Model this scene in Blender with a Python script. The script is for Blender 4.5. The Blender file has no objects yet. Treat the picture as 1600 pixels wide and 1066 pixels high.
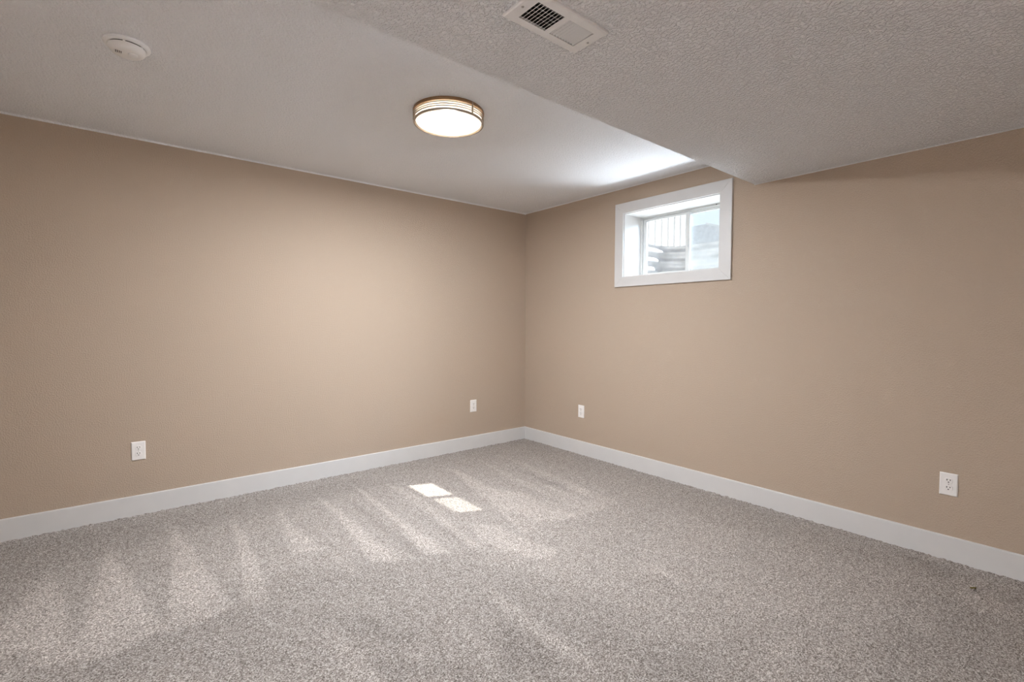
import bpy, bmesh, math, random
import numpy as np
from mathutils import Vector, Matrix

random.seed(7)
S = bpy.context.scene
COL = S.collection

# ---------------------------------------------------------------- camera
FOCAL_PX = 750.303
cam_data = bpy.data.cameras.new('camera')
cam_data.sensor_width = 36.0
cam_data.lens = FOCAL_PX * 36.0 / 1600.0
cam_data.clip_start = 0.05
cam_data.clip_end = 200
cam = bpy.data.objects.new('camera', cam_data)
COL.objects.link(cam)
_r = Vector((0.77258821, -0.63489559, 0.00387757))
_f = Vector((0.63454991, 0.77193384, -0.03826951))
_u = Vector((0.02130392, 0.03202709, 0.99925993))
cam.matrix_world = Matrix(((_r.x, _u.x, -_f.x, -3.4299),
                           (_r.y, _u.y, -_f.y, -3.9445),
                           (_r.z, _u.z, -_f.z, 1.2676),
                           (0, 0, 0, 1)))
S.camera = cam

# ---------------------------------------------------------------- light, sky, exposure
SUN_DIR = Vector((-1.0, 0.42, -1.093)).normalized()     # the way the sunlight travels
SUN_STRENGTH = 9.0
SKY_STRENGTH = 0.14
SKY_FILL_W = 6.0
GLARE_FILL_W = 9.0
LAMP_W = 54.0
LAMP_SIDE_W = 1.4
HALL_FILL_W = 540.0
HALL_FILL_RGB = (0.97, 1.0, 1.05)
LAMP_WIDE_W = 8.0
LAMP_RGB = (0.96, 1.0, 1.06)
LAMP_SIDE_RGB = (1.10, 1.0, 0.80)
SKY_FILL_RGB = (0.75, 1.0, 1.35)
GLARE_FILL_RGB = (0.93, 1.0, 1.1)
EXPOSURE = 0.6

S.view_settings.view_transform = 'Standard'
S.view_settings.look = 'None'
S.view_settings.gamma = 1.0
S.view_settings.use_curve_mapping = False
S.view_settings.exposure = EXPOSURE

world = bpy.data.worlds.new('sky')
S.world = world
world.use_nodes = True
wn = world.node_tree
wn.nodes.clear()
sky = wn.nodes.new('ShaderNodeTexSky')
sky.sky_type = 'NISHITA'
sky.sun_disc = False
sky.sun_elevation = math.asin(-SUN_DIR.z)
sky.sun_rotation = math.atan2(-SUN_DIR.x, -SUN_DIR.y)
sky.altitude = 1600
sky.dust_density = 2.0
wbg = wn.nodes.new('ShaderNodeBackground')
wbg.inputs['Strength'].default_value = SKY_STRENGTH
wout = wn.nodes.new('ShaderNodeOutputWorld')
pale = wn.nodes.new('ShaderNodeHueSaturation')      # thin high cloud pales the blue
pale.inputs['Saturation'].default_value = 0.5
wn.links.new(sky.outputs[0], pale.inputs['Color'])
wn.links.new(pale.outputs[0], wbg.inputs['Color'])
wn.links.new(wbg.outputs[0], wout.inputs['Surface'])

sun_data = bpy.data.lights.new('sun', 'SUN')
sun_data.energy = SUN_STRENGTH
sun_data.angle = math.radians(0.53)
sun_data.color = (1.0, 0.97, 0.92)
sun = bpy.data.objects.new('sun', sun_data)
COL.objects.link(sun)
sun.rotation_euler = SUN_DIR.to_track_quat('-Z', 'Y').to_euler()
sun.location = (6, -3, 8)

# added area light outside the window, standing in for bright sunward sky
glow_data = bpy.data.lights.new('sky_fill_light', 'AREA')
glow_data.shape = 'RECTANGLE'
glow_data.size = 0.55
glow_data.size_y = 0.3
glow_data.spread = math.radians(85)
glow_data.energy = SKY_FILL_W
glow_data.color = SKY_FILL_RGB
glow = bpy.data.objects.new('sky_fill_light', glow_data)
COL.objects.link(glow)
glow.location = (0.78, -2.15, 2.48)
glow.rotation_euler = (Vector((0.27, -1.80, 2.02)) - Vector(glow.location)).to_track_quat('-Z', 'Y').to_euler()

# added area light in the window well, imitating snow glare on the ceiling
glare_data = bpy.data.lights.new('glare_fill_light', 'AREA')
glare_data.shape = 'RECTANGLE'
glare_data.size = 0.75
glare_data.size_y = 0.10
glare_data.spread = math.radians(100)
glare_data.energy = GLARE_FILL_W
glare_data.color = GLARE_FILL_RGB
glare = bpy.data.objects.new('glare_fill_light', glare_data)
COL.objects.link(glare)
glare.location = (0.50, -1.74, 1.58)
glare.rotation_euler = (Vector((-1.0, -0.12, 0.42))).to_track_quat('-Z', 'Y').to_euler()

S.cycles.max_bounces = 12
S.cycles.diffuse_bounces = 8
S.cycles.transparent_max_bounces = 12
S.cycles.sample_clamp_indirect = 6.0

# ---------------------------------------------------------------- sizes (metres); room corner at the origin
H = 2.44                     # ceiling
SOF_Y, SOF_Z = -2.408, 2.2305   # soffit edge and underside
XW, YB = -4.75, -4.95        # walls behind the camera
WT = 0.30                    # thickness of the window wall
OY0, OY1, OZ0, OZ1 = -2.171, -1.305, 1.670, 2.218      # window opening
TY0, TY1, TZ0, TZ1 = -2.262, -1.2185, 1.5845, 2.307    # casing outside
BASE_H = 0.1316


# ---------------------------------------------------------------- materials
def srgb(r, g, b):
    f = lambda c: (c / 255 / 12.92) if c / 255 <= 0.04045 else ((c / 255 + 0.055) / 1.055) ** 2.4
    return (f(r), f(g), f(b), 1.0)


def base_mat(name, color, rough=0.5, spec=0.5, metal=0.0):
    m = bpy.data.materials.new(name)
    m.use_nodes = True
    b = m.node_tree.nodes['Principled BSDF']
    b.inputs['Base Color'].default_value = color
    b.inputs['Roughness'].default_value = rough
    b.inputs['Specular IOR Level'].default_value = spec
    b.inputs['Metallic'].default_value = metal
    return m


def nd(m, kind, **kw):
    n = m.node_tree.nodes.new(kind)
    for k, v in kw.items():
        setattr(n, k, v)
    return n


def lk(m, a, b):
    m.node_tree.links.new(a, b)


def world_coords(m):
    return nd(m, 'ShaderNodeNewGeometry').outputs['Position']


def subtle(m, amount=0.06, scale=60, bump=0.0):
    """Small procedural variation of tone, and an optional fine bump."""
    b = m.node_tree.nodes['Principled BSDF']
    c = tuple(b.inputs['Base Color'].default_value)
    pos = world_coords(m)
    n = nd(m, 'ShaderNodeTexNoise')
    n.inputs['Scale'].default_value = scale
    n.inputs['Detail'].default_value = 3
    lk(m, pos, n.inputs['Vector'])
    r = nd(m, 'ShaderNodeValToRGB')
    r.color_ramp.elements[0].position, r.color_ramp.elements[1].position = 0.3, 0.7
    r.color_ramp.elements[0].color = (c[0] * (1 - amount), c[1] * (1 - amount), c[2] * (1 - amount), 1)
    r.color_ramp.elements[1].color = (min(1, c[0] * (1 + amount)), min(1, c[1] * (1 + amount)), min(1, c[2] * (1 + amount)), 1)
    lk(m, n.outputs['Fac'], r.inputs['Fac'])
    lk(m, r.outputs['Color'], b.inputs['Base Color'])
    if bump:
        bp = nd(m, 'ShaderNodeBump')
        bp.inputs['Strength'].default_value = 0.5
        bp.inputs['Distance'].default_value = bump
        lk(m, n.outputs['Fac'], bp.inputs['Height'])
        lk(m, bp.outputs['Normal'], b.inputs['Normal'])
    return m


def plaster(name, color, scale, dist, lo, hi, stretch=(1, 1, 1), detail=3.0):
    """Painted knock-down / orange-peel plaster."""
    m = base_mat(name, color, 0.75, 0.25)
    b = m.node_tree.nodes['Principled BSDF']
    pos = world_coords(m)
    mp = nd(m, 'ShaderNodeMapping')
    mp.inputs['Scale'].default_value = stretch
    lk(m, pos, mp.inputs['Vector'])
    n = nd(m, 'ShaderNodeTexNoise')
    n.inputs['Scale'].default_value = scale
    n.inputs['Detail'].default_value = detail
    n.inputs['Roughness'].default_value = 0.55
    n.inputs['Distortion'].default_value = 0.4
    lk(m, mp.outputs['Vector'], n.inputs['Vector'])
    mr = nd(m, 'ShaderNodeMapRange', interpolation_type='SMOOTHSTEP')
    mr.inputs['From Min'].default_value = lo
    mr.inputs['From Max'].default_value = hi
    lk(m, n.outputs['Fac'], mr.inputs['Value'])
    bp = nd(m, 'ShaderNodeBump')
    bp.inputs['Strength'].default_value = 1.0
    bp.inputs['Distance'].default_value = dist
    lk(m, mr.outputs['Result'], bp.inputs['Height'])
    lk(m, bp.outputs['Normal'], b.inputs['Normal'])
    return m


M = {}
M['wall'] = plaster('wall_paint', (0.455, 0.364, 0.282, 1), 135, 0.0009, 0.40, 0.66)
M['ceiling'] = plaster('ceiling_paint', (0.915, 0.93, 0.955, 1), 95, 0.0036, 0.38, 0.64)
M['soffit'] = plaster('soffit_paint', (0.915, 0.93, 0.955, 1), 78, 0.0058, 0.40, 0.62, detail=4)
M['trim'] = subtle(base_mat('trim_paint', (0.62, 0.61, 0.595, 1), 0.38, 0.4), 0.015, 8)
M['vinyl'] = subtle(base_mat('window_vinyl', (0.62, 0.63, 0.62, 1), 0.3, 0.45), 0.015, 14)
M['plate'] = subtle(base_mat('outlet_plastic', (0.83, 0.80, 0.77, 1), 0.28, 0.5), 0.012, 40)
M['slot'] = subtle(base_mat('slot_shadow_plastic', (0.03, 0.027, 0.025, 1), 0.6), 0.1, 80)
M['vent_paint'] = subtle(base_mat('vent_enamel', (0.80, 0.80, 0.80, 1), 0.35, 0.5), 0.02, 30)
M['duct'] = subtle(base_mat('duct_metal', (0.10, 0.10, 0.095, 1), 0.5, 0.5, 0.4), 0.15, 20)
M['damper'] = subtle(base_mat('damper_metal', (0.22, 0.22, 0.21, 1), 0.45, 0.5, 0.5), 0.1, 20)
M['steel'] = subtle(base_mat('screw_steel', (0.42, 0.40, 0.38, 1), 0.35, 0.5, 0.8), 0.1, 50)
M['nickel'] = subtle(base_mat('brushed_nickel', (0.40, 0.34, 0.28, 1), 0.34, 0.5, 0.9), 0.06, 60)
M['bronze'] = subtle(base_mat('bronze_ring', (0.34, 0.21, 0.12, 1), 0.35, 0.5, 0.85), 0.06, 60)
M['pan'] = subtle(base_mat('lamp_pan_enamel', (0.85, 0.83, 0.79, 1), 0.5), 0.01, 30)
M['detector'] = subtle(base_mat('detector_plastic', (0.88, 0.88, 0.88, 1), 0.4, 0.45), 0.015, 40)
M['detector_face'] = subtle(base_mat('detector_cover_plastic', (0.84, 0.83, 0.815, 1), 0.42, 0.45), 0.015, 40)
M['concrete'] = subtle(base_mat('concrete', (0.55, 0.54, 0.52, 1), 0.9), 0.12, 6, 0.002)
M['lint'] = subtle(base_mat('lint_fibre', (0.16, 0.12, 0.035, 1), 0.9, 0.1), 0.4, 300)


def frosted_glass():
    m = base_mat('frosted_lamp_glass', (1.0, 0.95, 0.88, 1), 0.35)
    nt = m.node_tree
    b = nt.nodes['Principled BSDF']
    out = nt.nodes['Material Output']
    tl = nd(m, 'ShaderNodeBsdfTranslucent')
    tl.inputs['Color'].default_value = (1.0, 0.95, 0.88, 1)
    nz = nd(m, 'ShaderNodeTexNoise')
    nz.inputs['Scale'].default_value = 12
    mr = nd(m, 'ShaderNodeMapRange')
    mr.inputs['To Min'].default_value = 0.72
    mr.inputs['To Max'].default_value = 0.80
    lk(m, nz.outputs['Fac'], mr.inputs['Value'])
    mx = nd(m, 'ShaderNodeMixShader')
    lk(m, mr.outputs['Result'], mx.inputs['Fac'])
    lk(m, b.outputs[0], mx.inputs[1])
    lk(m, tl.outputs[0], mx.inputs[2])
    lk(m, mx.outputs[0], out.inputs['Surface'])
    return m


M['frosted'] = frosted_glass()


def clear_glass():
    m = base_mat('window_glass', (1, 1, 1, 1), 0.0)
    nt = m.node_tree
    out = nt.nodes['Material Output']
    tr = nd(m, 'ShaderNodeBsdfTransparent')
    tr.inputs['Color'].default_value = (0.96, 0.975, 0.97, 1)
    gl = nd(m, 'ShaderNodeBsdfGlossy')
    gl.inputs['Roughness'].default_value = 0.02
    lw = nd(m, 'ShaderNodeLayerWeight')
    pw = nd(m, 'ShaderNodeMath', operation='POWER')
    lk(m, lw.outputs['Facing'], pw.inputs[0])
    pw.inputs[1].default_value = 5.0
    fr = nd(m, 'ShaderNodeMapRange')
    fr.inputs['To Min'].default_value = 0.03
    fr.inputs['To Max'].default_value = 0.8
    lk(m, pw.outputs[0], fr.inputs['Value'])
    mx = nd(m, 'ShaderNodeMixShader')
    lk(m, fr.outputs[0], mx.inputs['Fac'])
    lk(m, tr.outputs[0], mx.inputs[1])
    lk(m, gl.outputs[0], mx.inputs[2])
    lk(m, mx.outputs[0], out.inputs['Surface'])
    return m


M['glass'] = clear_glass()


def screen_mesh():
    """Woven insect screen: fine threads with open holes, averaged by a wave weave."""
    m = base_mat('insect_screen', (0.55, 0.57, 0.58, 1), 0.6)
    nt = m.node_tree
    b = nt.nodes['Principled BSDF']
    out = nt.nodes['Material Output']
    tr = nd(m, 'ShaderNodeBsdfTransparent')
    pos = world_coords(m)
    waves = []
    for ax in ('Y', 'Z'):
        w = nd(m, 'ShaderNodeTexWave', wave_type='BANDS', bands_direction=ax)
        w.inputs['Scale'].default_value = 200
        lk(m, pos, w.inputs['Vector'])
        waves.append(w)
    mxm = nd(m, 'ShaderNodeMath', operation='MAXIMUM')
    lk(m, waves[0].outputs['Fac'], mxm.inputs[0])
    lk(m, waves[1].outputs['Fac'], mxm.inputs[1])
    mr = nd(m, 'ShaderNodeMapRange')
    mr.inputs['To Min'].default_value = 0.05
    mr.inputs['To Max'].default_value = 0.26
    lk(m, mxm.outputs[0], mr.inputs['Value'])
    mx = nd(m, 'ShaderNodeMixShader')
    lk(m, mr.outputs['Result'], mx.inputs['Fac'])
    lk(m, tr.outputs[0], mx.inputs[1])
    lk(m, b.outputs[0], mx.inputs[2])
    lk(m, mx.outputs[0], out.inputs['Surface'])
    return m


M['screen'] = screen_mesh()


def carpet_mat():
    """Speckled cut-pile carpet; the 'nap' attribute holds the vacuumed lie of the pile plus broad painted light and shade."""
    m = base_mat('carpet', (0.36, 0.32, 0.29, 1), 0.95, 0.1)
    b = m.node_tree.nodes['Principled BSDF']
    pos = world_coords(m)
    v = nd(m, 'ShaderNodeTexVoronoi', feature='F1')
    v.inputs['Scale'].default_value = 270
    nz = nd(m, 'ShaderNodeTexNoise')
    nz.inputs['Scale'].default_value = 200
    nz.inputs['Detail'].default_value = 2
    lk(m, pos, nz.inputs['Vector'])
    # wobble the tufts so that they do not read as cells
    sub = nd(m, 'ShaderNodeVectorMath', operation='MULTIPLY_ADD')
    lk(m, nz.outputs['Color'], sub.inputs[0])
    sub.inputs[1].default_value = (0.0035, 0.0035, 0.0035)
    lk(m, pos, sub.inputs[2])
    lk(m, sub.outputs[0], v.inputs['Vector'])
    sep = nd(m, 'ShaderNodeSeparateColor')
    lk(m, v.outputs['Color'], sep.inputs[0])
    n2 = nd(m, 'ShaderNodeTexNoise')
    n2.inputs['Scale'].default_value = 165
    n2.inputs['Detail'].default_value = 3
    lk(m, pos, n2.inputs['Vector'])
    add = nd(m, 'ShaderNodeMath', operation='MULTIPLY_ADD')
    lk(m, n2.outputs['Fac'], add.inputs[0])
    add.inputs[1].default_value = 0.9
    lk(m, sep.outputs[0], add.inputs[2])
    half = nd(m, 'ShaderNodeMath', operation='MULTIPLY')
    lk(m, add.outputs[0], half.inputs[0])
    half.inputs[1].default_value = 0.54
    r = nd(m, 'ShaderNodeValToRGB')
    e = r.color_ramp.elements
    e[0].position, e[0].color = 0.12, (0.058, 0.045, 0.037, 1)
    e[1].position, e[1].color = 0.92, (0.82, 0.77, 0.72, 1)
    k = e.new(0.36); k.color = (0.228, 0.198, 0.176, 1)
    k = e.new(0.62); k.color = (0.422, 0.383, 0.350, 1)
    lk(m, half.outputs[0], r.inputs['Fac'])
    at = nd(m, 'ShaderNodeAttribute', attribute_name='nap_shade')
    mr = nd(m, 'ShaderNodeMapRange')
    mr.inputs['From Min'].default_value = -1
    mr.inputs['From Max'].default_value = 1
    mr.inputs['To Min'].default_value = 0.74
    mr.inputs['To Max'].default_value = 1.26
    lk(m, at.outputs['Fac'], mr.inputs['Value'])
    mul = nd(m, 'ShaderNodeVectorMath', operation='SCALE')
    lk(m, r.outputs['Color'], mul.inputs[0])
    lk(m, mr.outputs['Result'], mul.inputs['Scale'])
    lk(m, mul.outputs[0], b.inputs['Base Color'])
    bp = nd(m, 'ShaderNodeBump')
    bp.inputs['Strength'].default_value = 0.8
    bp.inputs['Distance'].default_value = 0.006
    lk(m, half.outputs[0], bp.inputs['Height'])
    lk(m, bp.outputs['Normal'], b.inputs['Normal'])
    return m


M['carpet'] = carpet_mat()
M['snow'] = subtle(base_mat('snow', (0.80, 0.82, 0.85, 1), 0.8, 0.2), 0.06, 5, 0.02)
M['galvanised'] = subtle(base_mat('galvanised_steel', (0.46, 0.48, 0.50, 1), 0.55, 0.4, 0.2), 0.15, 9)
M['siding'] = subtle(base_mat('white_siding', (0.60, 0.60, 0.595, 1), 0.6), 0.04, 3)
M['fence_wood'] = subtle(base_mat('pale_fence_wood', (0.62, 0.60, 0.56, 1), 0.8), 0.10, 12)
M['house_paint'] = subtle(base_mat('grey_house_paint', (0.60, 0.60, 0.58, 1), 0.8), 0.05, 3)
M['shingle'] = subtle(base_mat('grey_shingles', (0.50, 0.51, 0.53, 1), 0.9), 0.15, 8)


# ---------------------------------------------------------------- mesh helpers
def box(bm, x0, x1, y0, y1, z0, z1):
    vs = [bm.verts.new(p) for p in ((x0, y0, z0), (x1, y0, z0), (x1, y1, z0), (x0, y1, z0),
                                    (x0, y0, z1), (x1, y0, z1), (x1, y1, z1), (x0, y1, z1))]
    for f in ((0, 3, 2, 1), (4, 5, 6, 7), (0, 1, 5, 4), (1, 2, 6, 5), (2, 3, 7, 6), (3, 0, 4, 7)):
        bm.faces.new([vs[i] for i in f])
    return vs


def prism(bm, poly, axis, a0, a1):
    """Closed polygon (u,v) swept from a0 to a1 along axis 'x','y' or 'z'."""
    def pt(u, v, a):
        return {'x': (a, u, v), 'y': (u, a, v), 'z': (u, v, a)}[axis]
    lo = [bm.verts.new(pt(u, v, a0)) for u, v in poly]
    hi = [bm.verts.new(pt(u, v, a1)) for u, v in poly]
    n = len(poly)
    bm.faces.new(lo)
    bm.faces.new(list(reversed(hi)))
    for i in range(n):
        bm.faces.new((lo[i], hi[i], hi[(i + 1) % n], lo[(i + 1) % n]))


def lathe(bm, prof, n=64, c=(0, 0), closed=True):
    """Profile of (r, z) turned about the vertical axis through c."""
    rings = []
    for r, z in prof:
        if r < 1e-6:
            rings.append([bm.verts.new((c[0], c[1], z))])
        else:
            rings.append([bm.verts.new((c[0] + r * math.cos(2 * math.pi * i / n), c[1] + r * math.sin(2 * math.pi * i / n), z)) for i in range(n)])
    pairs = list(zip(rings, rings[1:]))
    if closed and len(rings[0]) > 1 and len(rings[-1]) > 1:
        pairs.append((rings[-1], rings[0]))
    for a, b in pairs:
        for i in range(n):
            j = (i + 1) % n
            if len(a) == 1 and len(b) == 1:
                continue
            if len(a) == 1:
                bm.faces.new((a[0], b[i], b[j]))
            elif len(b) == 1:
                bm.faces.new((a[i], a[j], b[0]))
            else:
                bm.faces.new((a[i], a[j], b[j], b[i]))


def obj(name, bm, mat, parent=None, bevel=0.0, seg=2, smooth=False):
    bmesh.ops.recalc_face_normals(bm, faces=bm.faces[:])
    if bevel:
        es = [e for e in bm.edges if len(e.link_faces) == 2 and e.calc_face_angle(0) > 0.5]
        bmesh.ops.bevel(bm, geom=es, offset=bevel, segments=seg, profile=0.5, affect='EDGES', clamp_overlap=True)
    me = bpy.data.meshes.new(name)
    bm.to_mesh(me)
    bm.free()
    if smooth:
        for p in me.polygons:
            p.use_smooth = True
        me.set_sharp_from_angle(angle=math.radians(40))
    me.materials.append(mat)
    o = bpy.data.objects.new(name, me)
    COL.objects.link(o)
    if parent is not None:
        o.parent = parent
    return o


def tag(o, label=None, cat=None, group=None, kind=None):
    if label: o['label'] = label
    if cat: o['category'] = cat
    if group: o['group'] = group
    if kind: o['kind'] = kind
    return o


def thing(name, loc, rz=0.0, **kw):
    o = bpy.data.objects.new(name, None)
    o.empty_display_size = 0.1
    COL.objects.link(o)
    o.location = loc
    o.rotation_euler = (0, 0, rz)
    return tag(o, **kw)


def copy_tree(o, parent=None):
    c = o.copy()
    COL.objects.link(c)
    if parent is not None:
        c.parent = parent
    for ch in list(o.children):
        copy_tree(ch, c)
    return c


# ---------------------------------------------------------------- carpet floor with vacuum marks and painted shade
NAP_SHADE_MARKS = [
    (0.8, [(-3.728,-0.566),(-3.646,-1.043),(-3.59,-1.461),(-3.597,-1.544),(-3.671,-1.526),(-3.726,-1.358),(-3.795,-1.383),(-3.824,-1.158),(-3.783,-0.87)], 0.022),
    (0.35, [(-3.809,-0.617),(-3.766,-0.725),(-3.834,-1.081),(-3.846,-0.989)], 0.022),
    (0.9, [(-3.496,-0.459),(-3.46,-0.686),(-3.398,-1.047),(-3.306,-1.528),(-3.359,-1.569),(-3.459,-1.613),(-3.595,-1.574),(-3.566,-1.298),(-3.531,-0.842)], 0.022),
    (0.9, [(-3.197,-0.246),(-3.149,-0.691),(-3.101,-1.19),(-3.051,-1.546),(-3.158,-1.576),(-3.261,-1.582),(-3.316,-1.587),(-3.262,-1.203),(-3.226,-0.875)], 0.022),
    (0.35, [(-3.129,-0.64),(-3.11,-0.655),(-3.195,-1.545),(-3.219,-1.562)], 0.022),
    (0.8, [(-2.886,-0.477),(-2.866,-0.817),(-2.882,-1.124),(-2.904,-1.448),(-2.93,-1.645),(-3.02,-1.551),(-2.965,-1.197)], 0.022),
    (0.8, [(-2.609,-0.388),(-2.616,-0.788),(-2.578,-1.048),(-2.572,-1.257),(-2.703,-1.211),(-2.67,-0.891)], 0.022),
    (1, [(-2.34,-0.327),(-2.294,-0.786),(-2.29,-1.051),(-2.301,-1.428),(-2.311,-1.629),(-2.424,-1.56),(-2.391,-1.305),(-2.344,-0.746)], 0.022),
    (0.5, [(-2.545,-1.28),(-2.53,-1.386),(-2.501,-1.603),(-2.557,-1.597),(-2.567,-1.444)], 0.022),
    (1, [(-2.042,-0.298),(-2.034,-0.53),(-2.044,-1.056),(-2.045,-1.479),(-2.042,-1.722),(-2.16,-1.65),(-2.107,-1.317),(-2.07,-0.785)], 0.022),
    (0.5, [(-2.3,-1.404),(-2.196,-1.678),(-2.285,-1.651),(-2.364,-1.587)], 0.022),
    (0.6, [(-1.828,-0.469),(-1.755,-0.621),(-1.782,-1.164),(-1.861,-1.627),(-1.848,-1.769),(-1.919,-1.712),(-1.856,-1.208)], 0.022),
    (-0.5, [(-1.937,-1.074),(-1.905,-1.168),(-1.885,-1.662),(-1.933,-1.7),(-1.949,-1.556)], 0.022),
    (-0.5, [(-2.192,-0.569),(-2.167,-0.853),(-2.145,-1.287),(-2.152,-1.598),(-2.207,-1.646),(-2.228,-1.331)], 0.022),
    (0.8, [(-1.228,-0.394),(-1.2,-0.504),(-1.232,-1.087),(-1.348,-1.618),(-1.352,-1.745),(-1.479,-1.795),(-1.562,-1.786),(-1.487,-1.505),(-1.354,-0.943)], 0.022),
    (0.8, [(-1.268,-1.012),(-1.107,-1.276),(-1.153,-1.598),(-1.104,-1.848),(-1.238,-1.805),(-1.352,-1.745),(-1.345,-1.551)], 0.022),
    (0.8, [(-1.745,-1.491),(-1.62,-1.591),(-1.611,-1.857),(-1.549,-2.085),(-1.666,-2.129),(-1.763,-2.006),(-1.815,-1.845),(-1.815,-1.692)], 0.022),
    (0.45, [(-0.883,-0.391),(-0.911,-0.736),(-0.937,-1.232),(-0.999,-1.569),(-1.031,-1.838),(-1.188,-1.813),(-1.112,-1.556),(-1.025,-1.066)], 0.022),
    (0.6, [(-0.893,-1.22),(-0.712,-1.459),(-0.696,-1.813),(-0.866,-1.865),(-1.015,-1.852),(-1.025,-1.626)], 0.022),
    (0.5, [(-0.631,-0.353),(-0.629,-0.659),(-0.636,-1.176),(-0.689,-1.568),(-0.743,-1.568),(-0.754,-1.185)], 0.022),
    (-0.5, [(-1.428,-1.413),(-1.382,-1.656),(-1.416,-1.755),(-1.54,-1.775)], 0.022),
    (-0.6, [(-0.79,-0.89),(-0.776,-1.315),(-0.815,-1.677),(-0.856,-1.684),(-0.834,-1.268)], 0.022),
    (-0.5, [(-1.001,-1.037),(-1.026,-1.467),(-1.05,-1.681),(-1.06,-1.598),(-1.07,-1.306)], 0.022),
    (0.35, [(-1.32,-2.431),(-1.312,-2.524),(-1.264,-2.624),(-1.317,-2.621),(-1.365,-2.522)], 0.022),
    (0.45, [(-2.797,-1.969),(-2.758,-2.027),(-2.727,-2.244),(-2.726,-2.381),(-2.834,-2.302),(-2.818,-2.125)], 0.022),
    (0.4, [(-2.332,-2.146),(-2.323,-2.286),(-2.333,-2.448),(-2.343,-2.534),(-2.381,-2.503),(-2.373,-2.313)], 0.022),
    (0.4, [(-2.594,-2.211),(-2.555,-2.361),(-2.561,-2.454),(-2.595,-2.373)], 0.022),
    (-0.35, [(-2.703,-2.274),(-2.595,-2.373),(-2.43,-2.55),(-2.45,-2.618),(-2.748,-2.376)], 0.022),
    (-0.3, [(-2.766,-1.854),(-2.615,-1.977),(-2.516,-2.223),(-2.601,-2.254),(-2.718,-2.059)], 0.022),
    (0.6, [(-2.093,-2.106),(-2.075,-2.209),(-2.071,-2.49),(-2.074,-2.729),(-2.09,-2.837),(-2.138,-2.722),(-2.141,-2.488),(-2.137,-2.289)], 0.022),
    (0.4, [(-1.293,-2.431),(-1.276,-2.595),(-1.29,-2.71),(-1.333,-2.684),(-1.326,-2.534)], 0.022),
    (0.3, [(-1.853,-2.565),(-1.807,-2.704),(-1.758,-2.858),(-1.791,-2.85),(-1.837,-2.694)], 0.022),
    (-0.35, [(-2.173,-2.335),(-2.171,-2.503),(-2.166,-2.7),(-2.24,-2.789),(-2.415,-2.647)], 0.022),
    (-0.3, [(-1.86,-2.926),(-1.63,-2.994),(-1.439,-3.098),(-1.713,-3.218),(-2.021,-2.968)], 0.022),
    (0.5, [(-0.381,-3.564),(-0.301,-3.677),(-0.389,-3.783),(-0.511,-3.765),(-0.52,-3.656)], 0.022),
    (0.4, [(-0.787,-3.46),(-0.607,-3.52),(-0.853,-3.581),(-0.943,-3.526)], 0.022),
    (-0.5, [(-0.103,-3.306),(-0.093,-3.472),(-0.154,-3.566),(-0.306,-3.471)], 0.022),
    (0.3, [(-1.446,-3.153),(-1.333,-3.21),(-1.474,-3.246),(-1.528,-3.203)], 0.022),
    (-0.62, [(-3.52,-1.507),(-3.313,-1.41),(-3.081,-1.376),(-2.705,-1.417),(-2.326,-1.504),(-1.987,-1.75),(-1.829,-2.206),(-1.746,-2.621),(-1.754,-2.942),(-1.844,-3.146),(-3.667,-1.663)], 0.16),  # broad pile lie, also painting dimmer foreground light into the carpet colour
    (0.3, [(-0.608,-2.145),(-0.446,-2.876),(-0.364,-3.432),(-0.979,-3.418),(-1.306,-3.039),(-1.321,-2.452)], 0.12),  # soft lighter zone: pile lie plus brighter floor light painted in
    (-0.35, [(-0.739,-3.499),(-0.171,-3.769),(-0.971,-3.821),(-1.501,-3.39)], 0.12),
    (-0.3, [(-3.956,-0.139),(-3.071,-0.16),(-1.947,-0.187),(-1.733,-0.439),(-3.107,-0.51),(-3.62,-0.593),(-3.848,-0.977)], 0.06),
]
LINT = (-0.309, -3.602)


def nap_shade_field(P, rng):
    """Signed, softly edged sum of the vacuum strokes and broad painted light and shade at points P (n,2)."""
    nap_shade = np.zeros(len(P))
    for w, poly, soft in NAP_SHADE_MARKS:
        q = np.array(poly)
        lo, hi = q.min(0) - soft - 0.05, q.max(0) + soft + 0.05
        idx = np.nonzero((P[:, 0] > lo[0]) & (P[:, 0] < hi[0]) & (P[:, 1] > lo[1]) & (P[:, 1] < hi[1]))[0]
        if not len(idx):
            continue
        pts = P[idx] + rng.normal(0, 0.006, (len(idx), 2))
        inside = np.zeros(len(idx), bool)
        d = np.full(len(idx), 9.0)
        n = len(q)
        for i in range(n):
            a, b = q[i], q[(i + 1) % n]
            ab = b - a
            t = np.clip(((pts - a) @ ab) / max(ab @ ab, 1e-9), 0, 1)
            d = np.minimum(d, np.linalg.norm(pts - (a + t[:, None] * ab), axis=1))
            cond = (a[1] > pts[:, 1]) != (b[1] > pts[:, 1])
            with np.errstate(divide='ignore', invalid='ignore'):
                xi = (b[0] - a[0]) * (pts[:, 1] - a[1]) / (b[1] - a[1]) + a[0]
            inside ^= cond & (pts[:, 0] < xi)
        sd = np.where(inside, d, -d)
        k = np.clip(sd / (2 * soft) + 0.5, 0, 1)
        nap_shade[idx] += w * k * k * (3 - 2 * k)
    return np.clip(nap_shade, -1, 1.3)


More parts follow.
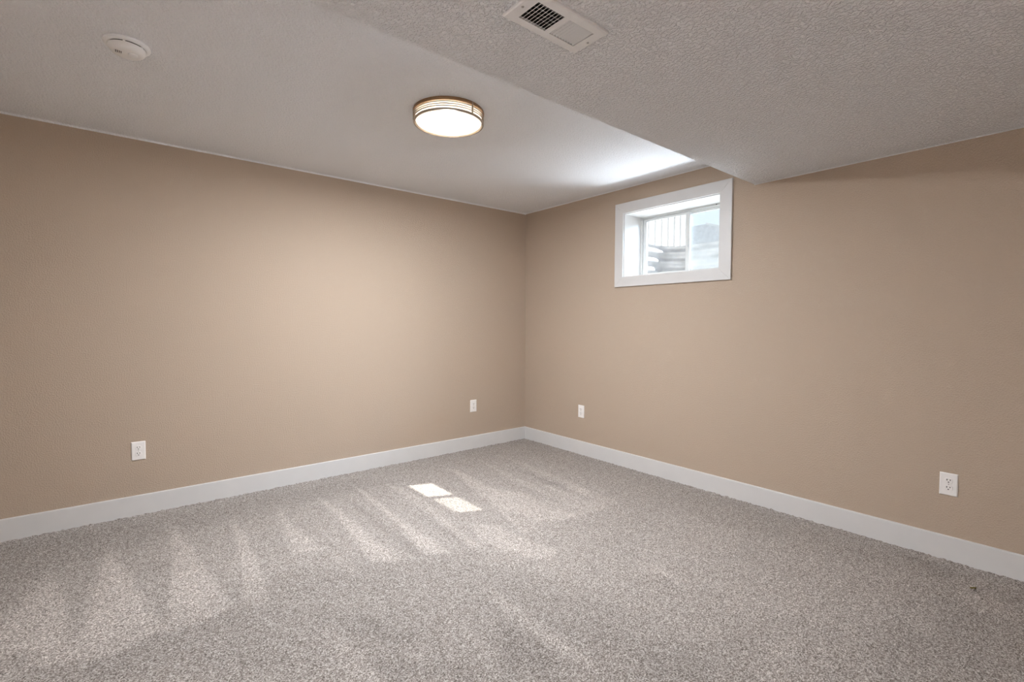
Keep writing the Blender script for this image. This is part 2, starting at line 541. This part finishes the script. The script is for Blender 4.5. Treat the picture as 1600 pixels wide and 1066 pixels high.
def carpet():
    step = 0.0125
    xs = np.arange(XW, 1e-6, step)
    ys = np.arange(YB, 1e-6, step)
    xs[-1], ys[-1] = 0.0, 0.0
    nx, ny = len(xs), len(ys)
    X, Y = np.meshgrid(xs, ys, indexing='ij')
    P = np.stack([X.ravel(), Y.ravel()], 1)
    rng = np.random.default_rng(3)
    nap_shade = nap_shade_field(P, rng)
    Z = rng.normal(0, 0.0016, len(P)) + 0.0012 * nap_shade
    Z = np.clip(Z, -0.004, 0.005)
    edge = (P[:, 0] > -0.03) | (P[:, 1] > -0.03)
    Z[edge] += np.abs(rng.normal(0, 0.0035, edge.sum()))      # tufts riding up the baseboards
    co = np.column_stack([P, Z]).astype(np.float32)
    i, j = np.meshgrid(np.arange(nx - 1), np.arange(ny - 1), indexing='ij')
    a = (i * ny + j).ravel()
    quads = np.stack([a, a + ny, a + ny + 1, a + 1], 1).astype(np.int32)
    me = bpy.data.meshes.new('floor')
    me.vertices.add(len(co))
    me.vertices.foreach_set('co', co.ravel())
    nf = len(quads)
    me.loops.add(nf * 4)
    me.loops.foreach_set('vertex_index', quads.ravel())
    me.polygons.add(nf)
    me.polygons.foreach_set('loop_start', np.arange(0, nf * 4, 4, dtype=np.int32))
    me.update(calc_edges=True)
    at = me.attributes.new('nap_shade', 'FLOAT', 'POINT')
    at.data.foreach_set('value', nap_shade.astype(np.float32))
    me.polygons.foreach_set('use_smooth', np.ones(nf, dtype=bool))
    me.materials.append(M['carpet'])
    o = bpy.data.objects.new('floor', me)
    COL.objects.link(o)
    tag(o, 'grey beige speckled cut-pile carpet with vacuum cleaner tracks', kind='structure')


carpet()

# ---------------------------------------------------------------- walls
def struct(name, bm, mat, label=None, **kw):
    return tag(obj(name, bm, mat, **kw), label, kind='structure')


bm = bmesh.new(); box(bm, XW - 0.12, WT, 0, 0.12, -0.05, H + 0.02)
struct('wall_left', bm, M['wall'], 'long tan wall with two outlets, on the left')
bm = bmesh.new()
box(bm, 0, WT, YB, OY0, -0.05, H + 0.02)
box(bm, 0, WT, OY1, 0, -0.05, H + 0.02)
box(bm, 0, WT, OY0, OY1, -0.05, OZ0)
box(bm, 0, WT, OY0, OY1, OZ1, H + 0.02)
bmesh.ops.remove_doubles(bm, verts=bm.verts[:], dist=1e-5)
struct('wall_right', bm, M['wall'], 'tan wall with the small high window, on the right')
# wall behind the camera; the doorway and unseen lit hall are added for fill
DY0, DY1, DZ = -4.55, -3.45, 2.04
bm = bmesh.new()
box(bm, XW - 0.12, XW, YB - 0.12, DY0, -0.05, H + 0.02)
box(bm, XW - 0.12, XW, DY1, 0, -0.05, H + 0.02)
box(bm, XW - 0.12, XW, DY0, DY1, DZ, H + 0.02)
bmesh.ops.remove_doubles(bm, verts=bm.verts[:], dist=1e-5)
struct('wall_front', bm, M['wall'])
UX0, UX1, UY0, UY1 = -6.30, XW - 0.12, -5.07, -1.9
for nm, b6, mt in (('fill_hall_floor', (UX0, UX1, UY0, UY1, -0.06, 0.0), 'carpet'), ('fill_hall_ceiling', (UX0, UX1, UY0, UY1, H, H + 0.1), 'ceiling'),
                   ('fill_hall_wall_front', (UX0 - 0.1, UX0, UY0, UY1, 0, H), 'ceiling'), ('fill_hall_wall_left', (UX0 - 0.1, UX1, UY1, UY1 + 0.1, 0, H), 'ceiling'),
                   ('fill_hall_wall_back', (UX0 - 0.1, UX1, UY0 - 0.1, UY0, 0, H), 'ceiling'), ('fill_door_sill', (XW - 0.12, XW, DY0, DY1, -0.06, 0.0), 'carpet')):
    bm = bmesh.new(); box(bm, *b6); struct(nm, bm, M[mt])  # added hall shell that bounces fill light through the doorway
bm = bmesh.new()
for y0, y1 in ((DY0 - 0.085, DY0), (DY1, DY1 + 0.085)):
    box(bm, XW, XW + 0.016, y0, y1, 0, DZ + 0.085)
box(bm, XW, XW + 0.016, DY0, DY1, DZ, DZ + 0.085)
struct('fill_door_frame', bm, M['trim'])
hall_data = bpy.data.lights.new('hall_fill_lamp', 'POINT')  # unseen lamp added in the hall to brighten the room
hall_data.energy = HALL_FILL_W
hall_data.color = HALL_FILL_RGB
hall_data.shadow_soft_size = 0.12
hall = bpy.data.objects.new('hall_fill_lamp', hall_data)
COL.objects.link(hall)
hall.location = (-5.55, -2.45, 2.1)
bm = bmesh.new(); box(bm, XW, WT, YB - 0.12, YB, -0.05, H + 0.02)
struct('wall_back', bm, M['wall'])

# ceiling, with the paint lapped a few millimetres onto the walls
bm = bmesh.new()
box(bm, XW - 0.12, WT, SOF_Y, 0.12, H, H + 0.12)
prism(bm, [(0, H), (-0.008, H), (-0.0015, H - 0.010), (0, H - 0.010)], 'x', XW, 0)
prism(bm, [(0, H), (-0.006, H), (-0.0015, H - 0.006), (0, H - 0.006)], 'y', SOF_Y, 0)
struct('ceiling', bm, M['ceiling'], 'flat white textured ceiling, higher part')

# the dropped soffit, with a hole for the air register
VX0, VX1, VY0, VY1 = -2.480, -2.154, -2.8905, -2.7355     # face plate of the register
HX0, HX1, HY0, HY1 = VX0 + 0.03, VX1 - 0.03, VY0 + 0.028, VY1 - 0.028
bm = bmesh.new()
for x0, x1, y0, y1 in ((XW, HX0, YB, SOF_Y), (HX1, 0, YB, SOF_Y), (HX0, HX1, YB, HY0), (HX0, HX1, HY1, SOF_Y)):
    box(bm, x0, x1, y0, y1, SOF_Z, H + 0.12)
bmesh.ops.remove_doubles(bm, verts=bm.verts[:], dist=1e-5)
prism(bm, [(0, SOF_Z), (-0.005, SOF_Z), (-0.0015, SOF_Z - 0.005), (0, SOF_Z - 0.005)], 'y', YB, SOF_Y)
struct('ceiling_slab', bm, M['soffit'], 'lower white textured soffit that holds the air vent')

# baseboards: square-edged, the top edge slightly eased
def baseboard(name, axis, a0, a1, sign, at):
    t = 0.0145
    poly = [(0, -0.02), (t, -0.02), (t, BASE_H - 0.004), (t - 0.0015, BASE_H - 0.001), (t - 0.004, BASE_H), (0, BASE_H)]
    bm = bmesh.new()
    prism(bm, [(at + sign * u, v) for u, v in poly], axis, a0, a1)
    return struct(name, bm, M['trim'])


baseboard('baseboard_left', 'x', XW, -0.0145, -1, 0)
baseboard('baseboard_right', 'y', YB, 0, -1, 0)
baseboard('baseboard_front', 'y', DY1 + 0.085, 0, 1, XW)
baseboard('baseboard_back', 'x', XW, 0, 1, YB)

# ---------------------------------------------------------------- window
win = thing('window_1', (0, (OY0 + OY1) / 2, OZ0), kind='structure',
            label='small white sliding window set high in the right wall')
wl = Vector(win.location)


def wobj(name, bm, mat, parent=None, **kw):
    """Parts are modelled in room coordinates and moved to the window's own origin."""
    bmesh.ops.translate(bm, verts=bm.verts[:], vec=-wl)
    return obj(name, bm, mat, parent or win, **kw)


# casing: four mitred flat boards
ct = 0.017
for nm, quad in (('casing', [(TY0, TZ1), (TY1, TZ1), (OY1, OZ1), (OY0, OZ1)]),
                 ('casing', [(TY0, TZ0), (TY1, TZ0), (OY1, OZ0), (OY0, OZ0)]),
                 ('casing', [(TY1, TZ0), (TY1, TZ1), (OY1, OZ1), (OY1, OZ0)]),
                 ('casing', [(TY0, TZ0), (TY0, TZ1), (OY0, OZ1), (OY0, OZ0)])):
    bm = bmesh.new()
    prism(bm, quad, 'x', -ct, 0.0)
    wobj(nm, bm, M['trim'], bevel=0.0016)
# jamb liner of the deep reveal
FX = 0.235                 # face of the vinyl frame
lt = 0.006
for nm, b6 in (('jamb', (-0.001, WT, OY1 - lt, OY1, OZ0, OZ1)), ('jamb', (-0.001, WT, OY0, OY0 + lt, OZ0, OZ1)),
               ('head_liner', (-0.001, WT, OY0 + lt, OY1 - lt, OZ1 - lt, OZ1)), ('sill', (-0.001, WT, OY0 + lt, OY1 - lt, OZ0, OZ0 + lt))):
    bm = bmesh.new(); box(bm, *b6)
    wobj(nm, bm, M['trim'])
iy0, iy1, iz0, iz1 = OY0 + lt, OY1 - lt, OZ0 + lt, OZ1 - lt


def ring(bm, y0, y1, z0, z1, w, x0, x1, wt=None, wb=None):
    """Rectangular frame in the window plane: side width w, top wt, bottom wb."""
    wt = w if wt is None else wt
    wb = w if wb is None else wb
    o = [(y0, z0), (y1, z0), (y1, z1), (y0, z1)]
    i = [(y0 + w, z0 + wb), (y1 - w, z0 + wb), (y1 - w, z1 - wt), (y0 + w, z1 - wt)]
    for k in range(4):
        l = (k + 1) % 4
        prism(bm, [o[k], o[l], i[l], i[k]], 'x', x0, x1)
    bmesh.ops.remove_doubles(bm, verts=bm.verts[:], dist=1e-6)


MY = -1.765                # middle of the meeting stile
bm = bmesh.new()
ring(bm, iy0, iy1, iz0, iz1, 0.017, FX, 0.290, 0.016, 0.014)
ring(bm, iy0 + 0.017, iy1 - 0.017, iz0 + 0.014, iz1 - 0.016, 0.008, FX + 0.018, 0.290, 0.007, 0.006)
wobj('window_frame', bm, M['vinyl'], bevel=0.0012)
# inner sliding sash (left in the view) and fixed outer sash
f0, f1, g0, g1 = iy0 + 0.020, iy1 - 0.020, iz0 + 0.016, iz1 - 0.018
bm = bmesh.new(); ring(bm, MY - 0.018, f1, g0, g1, 0.034, FX + 0.008, FX + 0.028, 0.020, 0.020)
sash = wobj('sash', bm, M['vinyl'], bevel=0.0018)
bm = bmesh.new(); box(bm, FX + 0.016, FX + 0.019, MY + 0.012, f1 - 0.030, g0 + 0.018, g1 - 0.016)
pane = wobj('pane', bm, M['glass'], sash)
bm = bmesh.new(); box(bm, FX - 0.001, FX + 0.009, MY - 0.011, MY + 0.010, 1.905, 1.965)
wobj('latch', bm, M['vinyl'], sash, bevel=0.003)
bm = bmesh.new(); ring(bm, f0, MY + 0.024, g0, g1, 0.030, FX + 0.032, FX + 0.052, 0.018, 0.020)
sash2 = wobj('sash', bm, M['vinyl'], bevel=0.0018)
bm = bmesh.new(); box(bm, FX + 0.040, FX + 0.043, f0 + 0.028, MY - 0.004, g0 + 0.018, g1 - 0.016)
wobj('pane', bm, M['glass'], sash2)
bm = bmesh.new(); box(bm, FX + 0.055, FX + 0.056, f0 + 0.010, MY + 0.004, g0 + 0.010, g1 - 0.010)
wobj('insect_screen', bm, M['screen'])
# small dark screw at the head of the frame
bm = bmesh.new(); lathe(bm, [(0, 0), (0.004, 0), (0.004, 0.003), (0, 0.003)], 12)
bmesh.ops.rotate(bm, cent=(0, 0, 0), matrix=Matrix.Rotation(-math.pi / 2, 3, 'Y'), verts=bm.verts[:])
bmesh.ops.translate(bm, verts=bm.verts[:], vec=(FX, -2.015, iz1 - 0.007))
wobj('screw', bm, M['slot'])

# ---------------------------------------------------------------- electrical outlets
def make_outlet(label):
    """Duplex outlet; local x across, y out of the wall towards -y, z up, origin at the plate's centre."""
    t = thing('wall_outlet', (0, 0, 0), label=label, cat='outlet', group='white duplex outlets on the tan walls')
    w, h, d = 0.0375, 0.0605, 0.0065
    bm = bmesh.new()
    outer = [(-w, -h), (w, -h), (w, h), (-w, h)]
    k = 0.0045
    vs0 = [bm.verts.new((x, 0, z)) for x, z in outer]
    vs1 = [bm.verts.new((x, -d * 0.45, z)) for x, z in outer]
    vs2 = [bm.verts.new((x - math.copysign(k, x), -d, z - math.copysign(k, z))) for x, z in outer]
    for a, b in ((vs0, vs1), (vs1, vs2)):
        for i in range(4):
            j = (i + 1) % 4
            bm.faces.new((a[i], a[j], b[j], b[i]))
    bm.faces.new(vs2); bm.faces.new(list(reversed(vs0)))
    obj('plate', bm, M['plate'], t, bevel=0.0006)
    for zc in (0.0195, -0.0195):
        bm = bmesh.new()
        pts = []
        for i in range(40):                      # round face with flat top and bottom
            a = 2 * math.pi * i / 40
            pts.append((0.0170 * math.cos(a), zc + max(-0.0140, min(0.0140, 0.0170 * math.sin(a)))))
        prism(bm, pts, 'y', -d - 0.0022, -d + 0.0005)
        r = obj('receptacle', bm, M['plate'], t, bevel=0.0007)
        for x, zz, ww, hh in ((-0.0064, 0.0050, 0.0017, 0.0044), (0.0064, 0.0050, 0.0017, 0.0036)):
            bm = bmesh.new(); box(bm, x - ww, x + ww, -d - 0.0026, -d - 0.0021, zc + zz - hh, zc + zz + hh)
            obj('slot', bm, M['slot'], r)
        bm = bmesh.new()
        gp = [(0.0031 * math.cos(math.pi * i / 10 + math.pi), zc - 0.0066 + 0.0031 * math.sin(math.pi * i / 10 + math.pi)) for i in range(11)]
        gp += [(0.0031, zc - 0.0044), (-0.0031, zc - 0.0044)]
        prism(bm, gp, 'y', -d - 0.0026, -d - 0.0021)
        obj('slot', bm, M['slot'], r)
    bm = bmesh.new(); lathe(bm, [(0, 0), (0.0026, 0), (0.0026, 0.0009), (0.0019, 0.0014), (0, 0.0014)], 16)
    bmesh.ops.rotate(bm, cent=(0, 0, 0), matrix=Matrix.Rotation(math.pi / 2, 3, 'X'), verts=bm.verts[:])
    bmesh.ops.translate(bm, verts=bm.verts[:], vec=(0, -d, 0))
    obj('screw', bm, M['steel'], t)
    return t


o0 = make_outlet('white duplex outlet on the long left wall, far from the corner, below the smoke detector')
o0.location = (-3.340, 0, 0.4225)
for x, y, z, rz, lab in ((-0.687, 0, 0.4315, 0, 'small white outlet on the left wall, just left of the room corner'),
                         (0, -0.826, 0.417, -math.pi / 2, 'small white outlet on the right wall near the corner, left of the window'),
                         (0, -3.468, 0.410, -math.pi / 2, 'white duplex outlet alone on the right wall, far from the window and corner')):
    c = copy_tree(o0)
    c.location = (x, y, z)
    c.rotation_euler = (0, 0, rz)
    c['label'] = lab

# ---------------------------------------------------------------- air register in the soffit
vc = ((VX0 + VX1) / 2, (VY0 + VY1) / 2, SOF_Z)
vent = thing('ceiling_vent', vc, label='rectangular grey-white air vent with two banks of slats in the lower soffit', cat='vent')
hx, hy = (VX1 - VX0) / 2, (VY1 - VY0) / 2
ox, oy = 0.125, 0.048        # the slatted opening
VD = 0.009
bm = bmesh.new()
e = 0.004
outs = [(-hx, -hy), (hx, -hy), (hx, hy), (-hx, hy)]
ins = [(-ox, -oy), (ox, -oy), (ox, oy), (-ox, oy)]
def lvl(pts, z, k=0.0):
    return [bm.verts.new((x - math.copysign(k, x), y - math.copysign(k, y), z)) for x, y in pts]
rings_ = [lvl(ins, 0.0), lvl(outs, 0.0), lvl(outs, -VD + 0.003), lvl(outs, -VD, e), lvl(ins, -VD, -0.002), lvl(ins, -VD + 0.002)]
for a, b in zip(rings_, rings_[1:] + rings_[:1]):
    for i in range(4):
        j = (i + 1) % 4
        bm.faces.new((a[i], a[j], b[j], b[i]))
obj('face_plate', bm, M['vent_paint'], vent)
bm = bmesh.new(); box(bm, -0.010, 0.010, -oy - 0.001, oy + 0.001, -VD + 0.0005, -VD + 0.003)
obj('center_bar', bm, M['vent_paint'], vent)
def slat(xc, ang, L=0.0062):
    bm = bmesh.new()
    dx, dz = L * math.cos(ang), L * math.sin(ang)
    nxx, nzz = -math.sin(ang) * 0.0006, math.cos(ang) * 0.0006
    poly = [(xc - dx - nxx, -VD + 0.0058 - dz - nzz), (xc + dx - nxx, -VD + 0.0058 + dz - nzz), (xc + dx + nxx, -VD + 0.0058 + dz + nzz), (xc - dx + nxx, -VD + 0.0058 - dz + nzz)]
    prism(bm, poly, 'y', -oy - 0.0005, oy + 0.0005)
    return bm
for k in range(9):
    obj('slat', slat(-0.119 + k * 0.0128, math.radians(42)), M['vent_paint'], vent)
for k in range(9):
    obj('slat', slat(0.0165 + k * 0.0128, math.radians(132), 0.0040), M['vent_paint'], vent)
# duct collar above the register and the damper flap inside it
bm = bmesh.new()
box(bm, -0.130, -0.127, -0.0485, 0.0485, 0.001, 0.16)
box(bm, 0.127, 0.130, -0.0485, 0.0485, 0.001, 0.16)
box(bm, -0.127, 0.127, -0.0485, -0.0465, 0.001, 0.16)
box(bm, -0.127, 0.127, 0.0465, 0.0485, 0.001, 0.16)
box(bm, -0.130, 0.130, -0.0485, 0.0485, 0.16, 0.163)
obj('duct_collar', bm, M['duct'], vent)
bm = bmesh.new()
for k in range(5):
    box(bm, -0.122, 0.122, -0.040 + k * 0.0185, -0.0345 + k * 0.0185, 0.012, 0.0135)
obj('damper', bm, M['damper'], vent)
for sx in (-1, 1):
    bm = bmesh.new(); lathe(bm, [(0, 0), (0.0042, 0), (0.0038, -0.0016), (0.002, -0.0026), (0, -0.0026)], 20)
    bmesh.ops.translate(bm, verts=bm.verts[:], vec=(sx * (hx - 0.017), 0, -VD))
    obj('screw', bm, M['steel'], vent, smooth=True)

# ---------------------------------------------------------------- flush ceiling lamp
LX, LY, LR, LH = -1.975, -1.6115, 0.195, 0.066
lamp = thing('ceiling_lamp', (LX, LY, H), label='round lit flush-mount ceiling lamp with white glass drum and metal bands', cat='lamp')
bm = bmesh.new(); lathe(bm, [(0, 0), (LR - 0.010, 0), (LR - 0.010, -0.004), (0, -0.004)], 72)
obj('ceiling_pan', bm, M['pan'], lamp, smooth=True)
bm = bmesh.new(); lathe(bm, [(LR - 0.014, 0.0), (LR, 0.0), (LR + 0.001, -0.004), (LR + 0.001, -0.013), (LR - 0.002, -0.016), (LR - 0.014, -0.016)], 96)
obj('mounting_ring', bm, M['bronze'], lamp, smooth=True)
# frosted drum with a gently domed underside
gr = LR - 0.012
prof = [(gr, -0.004), (gr, -0.050), (gr - 0.003, -0.060), (gr - 0.010, -0.066), (gr - 0.022, -0.0695), (0.155, -0.0712), (0.0, -0.0714)]
bm = bmesh.new(); lathe(bm, prof, 96, closed=False)
obj('glass_shade', bm, M['frosted'], lamp, smooth=True)
for z, mat_, hh in ((-0.0245, 'nickel', 0.0020), (-0.0355, 'nickel', 0.0020), (-0.0465, 'nickel', 0.0020)):
    bm = bmesh.new(); lathe(bm, [(LR - 0.006, z - hh), (LR - 0.001, z - hh), (LR - 0.001, z + hh), (LR - 0.006, z + hh)], 96)
    obj('band', bm, M[mat_], lamp, smooth=True)
bm = bmesh.new(); lathe(bm, [(LR - 0.011, -0.068), (LR - 0.002, -0.068), (LR, -0.066), (LR, -0.060), (LR - 0.002, -0.058), (LR - 0.011, -0.058)], 96)
obj('bottom_ring', bm, M['nickel'], lamp, smooth=True)
for ang in (math.radians(38), math.radians(158), math.radians(278)):
    bm = bmesh.new(); box(bm, LR - 0.004, LR + 0.003, -0.0035, 0.0035, -0.067, -0.002)
    bmesh.ops.rotate(bm, cent=(0, 0, 0), matrix=Matrix.Rotation(ang, 3, 'Z'), verts=bm.verts[:])
    obj('strut', bm, M['nickel'], lamp, bevel=0.001)
# light: the bright underside of the glass, and the weaker glow that leaves by its sides
led = bpy.data.lights.new('lamp_light', 'AREA')
led.shape = 'DISK'
led.size = 0.30
led.energy = LAMP_W
led.color = LAMP_RGB
lo = bpy.data.objects.new('lamp_light', led)
COL.objects.link(lo)
lo.parent = lamp
lo.location = (0, 0, -0.0725)
wide = bpy.data.lights.new('lamp_wide_light', 'POINT')
wide.energy = LAMP_WIDE_W
wide.color = LAMP_RGB
wide.shadow_soft_size = 0.02
wo = bpy.data.objects.new('lamp_wide_light', wide)
COL.objects.link(wo)
wo.parent = lamp
wo.location = (0, 0, -0.085)
bulb = bpy.data.lights.new('lamp_glow', 'POINT')
bulb.energy = LAMP_SIDE_W
bulb.color = LAMP_SIDE_RGB
bulb.shadow_soft_size = 0.02
bo = bpy.data.objects.new('lamp_glow', bulb)
COL.objects.link(bo)
bo.parent = lamp
bo.location = (0, 0, -0.030)

# ---------------------------------------------------------------- smoke detector
det = thing('smoke_detector', (-3.372, -1.296, H), label='round white smoke detector on the ceiling near the left wall', cat='smoke detector')
bm = bmesh.new(); lathe(bm, [(0, 0), (0.080, 0), (0.081, -0.003), (0.081, -0.008), (0.0785, -0.0105), (0.066, -0.013), (0.0655, -0.011), (0, -0.011)], 72)
obj('mounting_base', bm, M['detector'], det, smooth=True)
bm = bmesh.new(); lathe(bm, [(0, -0.010), (0.0610, -0.010), (0.0610, -0.0205), (0, -0.0205)], 64)
obj('air_slot', bm, M['slot'], det, smooth=True)
bm = bmesh.new(); lathe(bm, [(0, -0.0165), (0.0655, -0.0165), (0.0655, -0.022), (0.0615, -0.030), (0.0560, -0.037), (0.050, -0.0405), (0.042, -0.0425), (0, -0.044)], 72)
cov = obj('cover', bm, M['detector_face'], det, smooth=True)
for k in range(6):
    a = math.radians(20 + 60 * k)
    bm = bmesh.new(); box(bm, 0.060, 0.0655, -0.004, 0.004, -0.018, -0.0115)
    bmesh.ops.rotate(bm, cent=(0, 0, 0), matrix=Matrix.Rotation(a, 3, 'Z'), verts=bm.verts[:])
    obj('rib', bm, M['detector'], det)
bm = bmesh.new(); lathe(bm, [(0, -0.042), (0.017, -0.042), (0.017, -0.0450), (0.015, -0.0462), (0, -0.0466)], 40)
bmesh.ops.translate(bm, verts=bm.verts[:], vec=(0.018, -0.012, 0))
obj('test_button', bm, M['detector'], cov, smooth=True)
bm = bmesh.new()
for k in range(4):
    box(bm, -0.040 + k * 0.006, -0.0375 + k * 0.006, -0.020, -0.002, -0.0445, -0.0420)
obj('sounder_grille', bm, M['slot'], cov)

# ---------------------------------------------------------------- bit of lint on the carpet
lint = None
bm = bmesh.new()
rr = random.Random(4)
pts = [(0.000, 0.000), (0.007, 0.003), (0.014, 0.001), (0.021, 0.004), (0.027, 0.002)]
for i in range(len(pts) - 1):
    (ax, ay), (bx, by) = pts[i], pts[i + 1]
    mx_, my_ = (ax + bx) / 2, (ay + by) / 2
    ret = bmesh.ops.create_icosphere(bm, subdivisions=2, radius=0.0055)
    for v in ret['verts']:
        s = 1 + rr.uniform(-.3, .3)
        v.co = Vector((v.co.x * 1.1 * s + mx_, v.co.y * 0.7 * s + my_, v.co.z * 0.6 * s + 0.005))
lint = obj('lint_bit', bm, M['lint'], smooth=True)
tag(lint, 'tiny olive-brown bit of lint on the carpet near the right baseboard', 'lint')
lint.location = (LINT[0], LINT[1], 0.004)
lint.rotation_euler = (0, 0, math.radians(-40))

# ---------------------------------------------------------------- outside the window
GZ = 2.02                                  # ground level outside
WX1, WY0, WY1 = 1.20, -2.62, -0.98         # window well
bm = bmesh.new()
for x0, x1, y0, y1 in ((WX1 + 0.03, 40, -40, 40), (0.33, WX1 + 0.03, -40, WY0 - 0.03), (0.33, WX1 + 0.03, WY1 + 0.03, 40)):
    box(bm, x0, x1, y0, y1, GZ - 0.6, GZ)
struct('ground', bm, M['snow'], 'bright snowy ground outside the window')
bm = bmesh.new(); box(bm, WT, WX1, WY0, WY1, 1.40, 1.50)
struct('ground_bed', bm, M['snow'])

# corrugated window well: a U of ridged galvanised sheet with a rolled rim
def well():
    path = []
    r = 0.22
    path.append((0.31, WY1)); path.append((WX1 - r, WY1))
    for k in range(1, 8):
        a = math.pi / 2 * (1 - k / 8)
        path.append((WX1 - r + r * math.cos(a), WY1 - r + r * math.sin(a)))
    path.append((WX1, WY1 - r)); path.append((WX1, WY0 + r))
    for k in range(1, 8):
        a = -math.pi / 2 * k / 8
        path.append((WX1 - r + r * math.cos(a), WY0 + r + r * math.sin(a)))
    path.append((WX1 - r, WY0)); path.append((0.31, WY0))
    P = [Vector((x, y, 0)) for x, y in path]
    N = []
    for i in range(len(P)):
        a, b = P[max(0, i - 1)], P[min(len(P) - 1, i + 1)]
        d = (b - a).normalized()
        N.append(Vector((d.y, -d.x, 0)))
    zs = [1.50 + k * (2.085 - 1.50) / 56 for k in range(57)]
    bm = bmesh.new()
    rows = []
    for side in (0, 1):
        for z in (zs if side == 0 else reversed(zs)):
            off = 0.011 * math.sin((z - 1.5) * 2 * math.pi / 0.0975) + (0.0 if side == 0 else -0.003)
            rows.append([bm.verts.new((p.x + n.x * off, p.y + n.y * off, z)) for p, n in zip(P, N)])
    for a, b in zip(rows, rows[1:] + rows[:1]):
        for i in range(len(P) - 1):
            bm.faces.new((a[i], a[i + 1], b[i + 1], b[i]))
    for e_ in (0, len(P) - 1):
        bm.faces.new([row[e_] for row in rows])
    return obj('window_well', bm, M['galvanised'], smooth=True)


tag(well(), 'grey corrugated metal window well outside the glass', 'window well')

# white vertical-board shed wall seen in the left pane, its sunlit side turned to the window
shed = thing('garden_shed', (4.3, 2.6, GZ), label='white vertical-board shed filling the upper left window pane', cat='shed')
bm = bmesh.new(); box(bm, -1.6, 0.95, -1.40, 1.4, -0.05, 2.6)
for k in range(13):
    x = -1.6 + k * 0.2075
    box(bm, x, x + 0.03, -1.418, -1.40, 0.0, 2.58)
obj('board_wall', bm, M['siding'], shed)
bm = bmesh.new(); prism(bm, [(-1.85, 2.6), (1.2, 2.6), (-0.3, 3.3)], 'y', -1.6, 1.6)
obj('gable_roof', bm, M['shingle'], shed)

# low pale board fence
def fence():
    t = thing('board_fence', (2.6, -2.0, GZ), label='low pale board fence beyond the window well, in the right pane', cat='fence')
    for k in range(25):
        bm = bmesh.new(); box(bm, 0, 0.018, -3.4 + k * 0.12, -3.4 + k * 0.12 + 0.108, 0.01, 0.335 + 0.004 * math.sin(k * 2.3))
        obj('board', bm, M['fence_wood'], t)
    bm = bmesh.new(); box(bm, 0.018, 0.05, -3.4, -0.41, 0.06, 0.11); box(bm, 0.018, 0.05, -3.4, -0.41, 0.22, 0.27)
    obj('rail', bm, M['fence_wood'], t)
    return t


fence()

# grey neighbouring house with a gable roof, seen in the right pane
house = thing('neighbour_house', (17.0, 7.6, GZ), label='pale grey house with sloping roof far outside, in the right pane', cat='house')
bm = bmesh.new(); box(bm, 0, 6, -3.2, 3.2, -0.05, 2.5)
obj('house_wall', bm, M['house_paint'], house)
bm = bmesh.new(); prism(bm, [(-3.7, 2.35), (3.7, 2.35), (3.7, 2.5), (1.2, 3.6), (-0.6, 3.6), (-3.7, 2.5)], 'x', -0.4, 6.4)
obj('roof', bm, M['shingle'], house)
bm = bmesh.new(); prism(bm, [(-3.75, 2.38), (-3.75, 2.56), (-0.55, 3.66), (-0.55, 3.58)], 'x', -0.46, -0.40)
obj('fascia', bm, M['siding'], house)
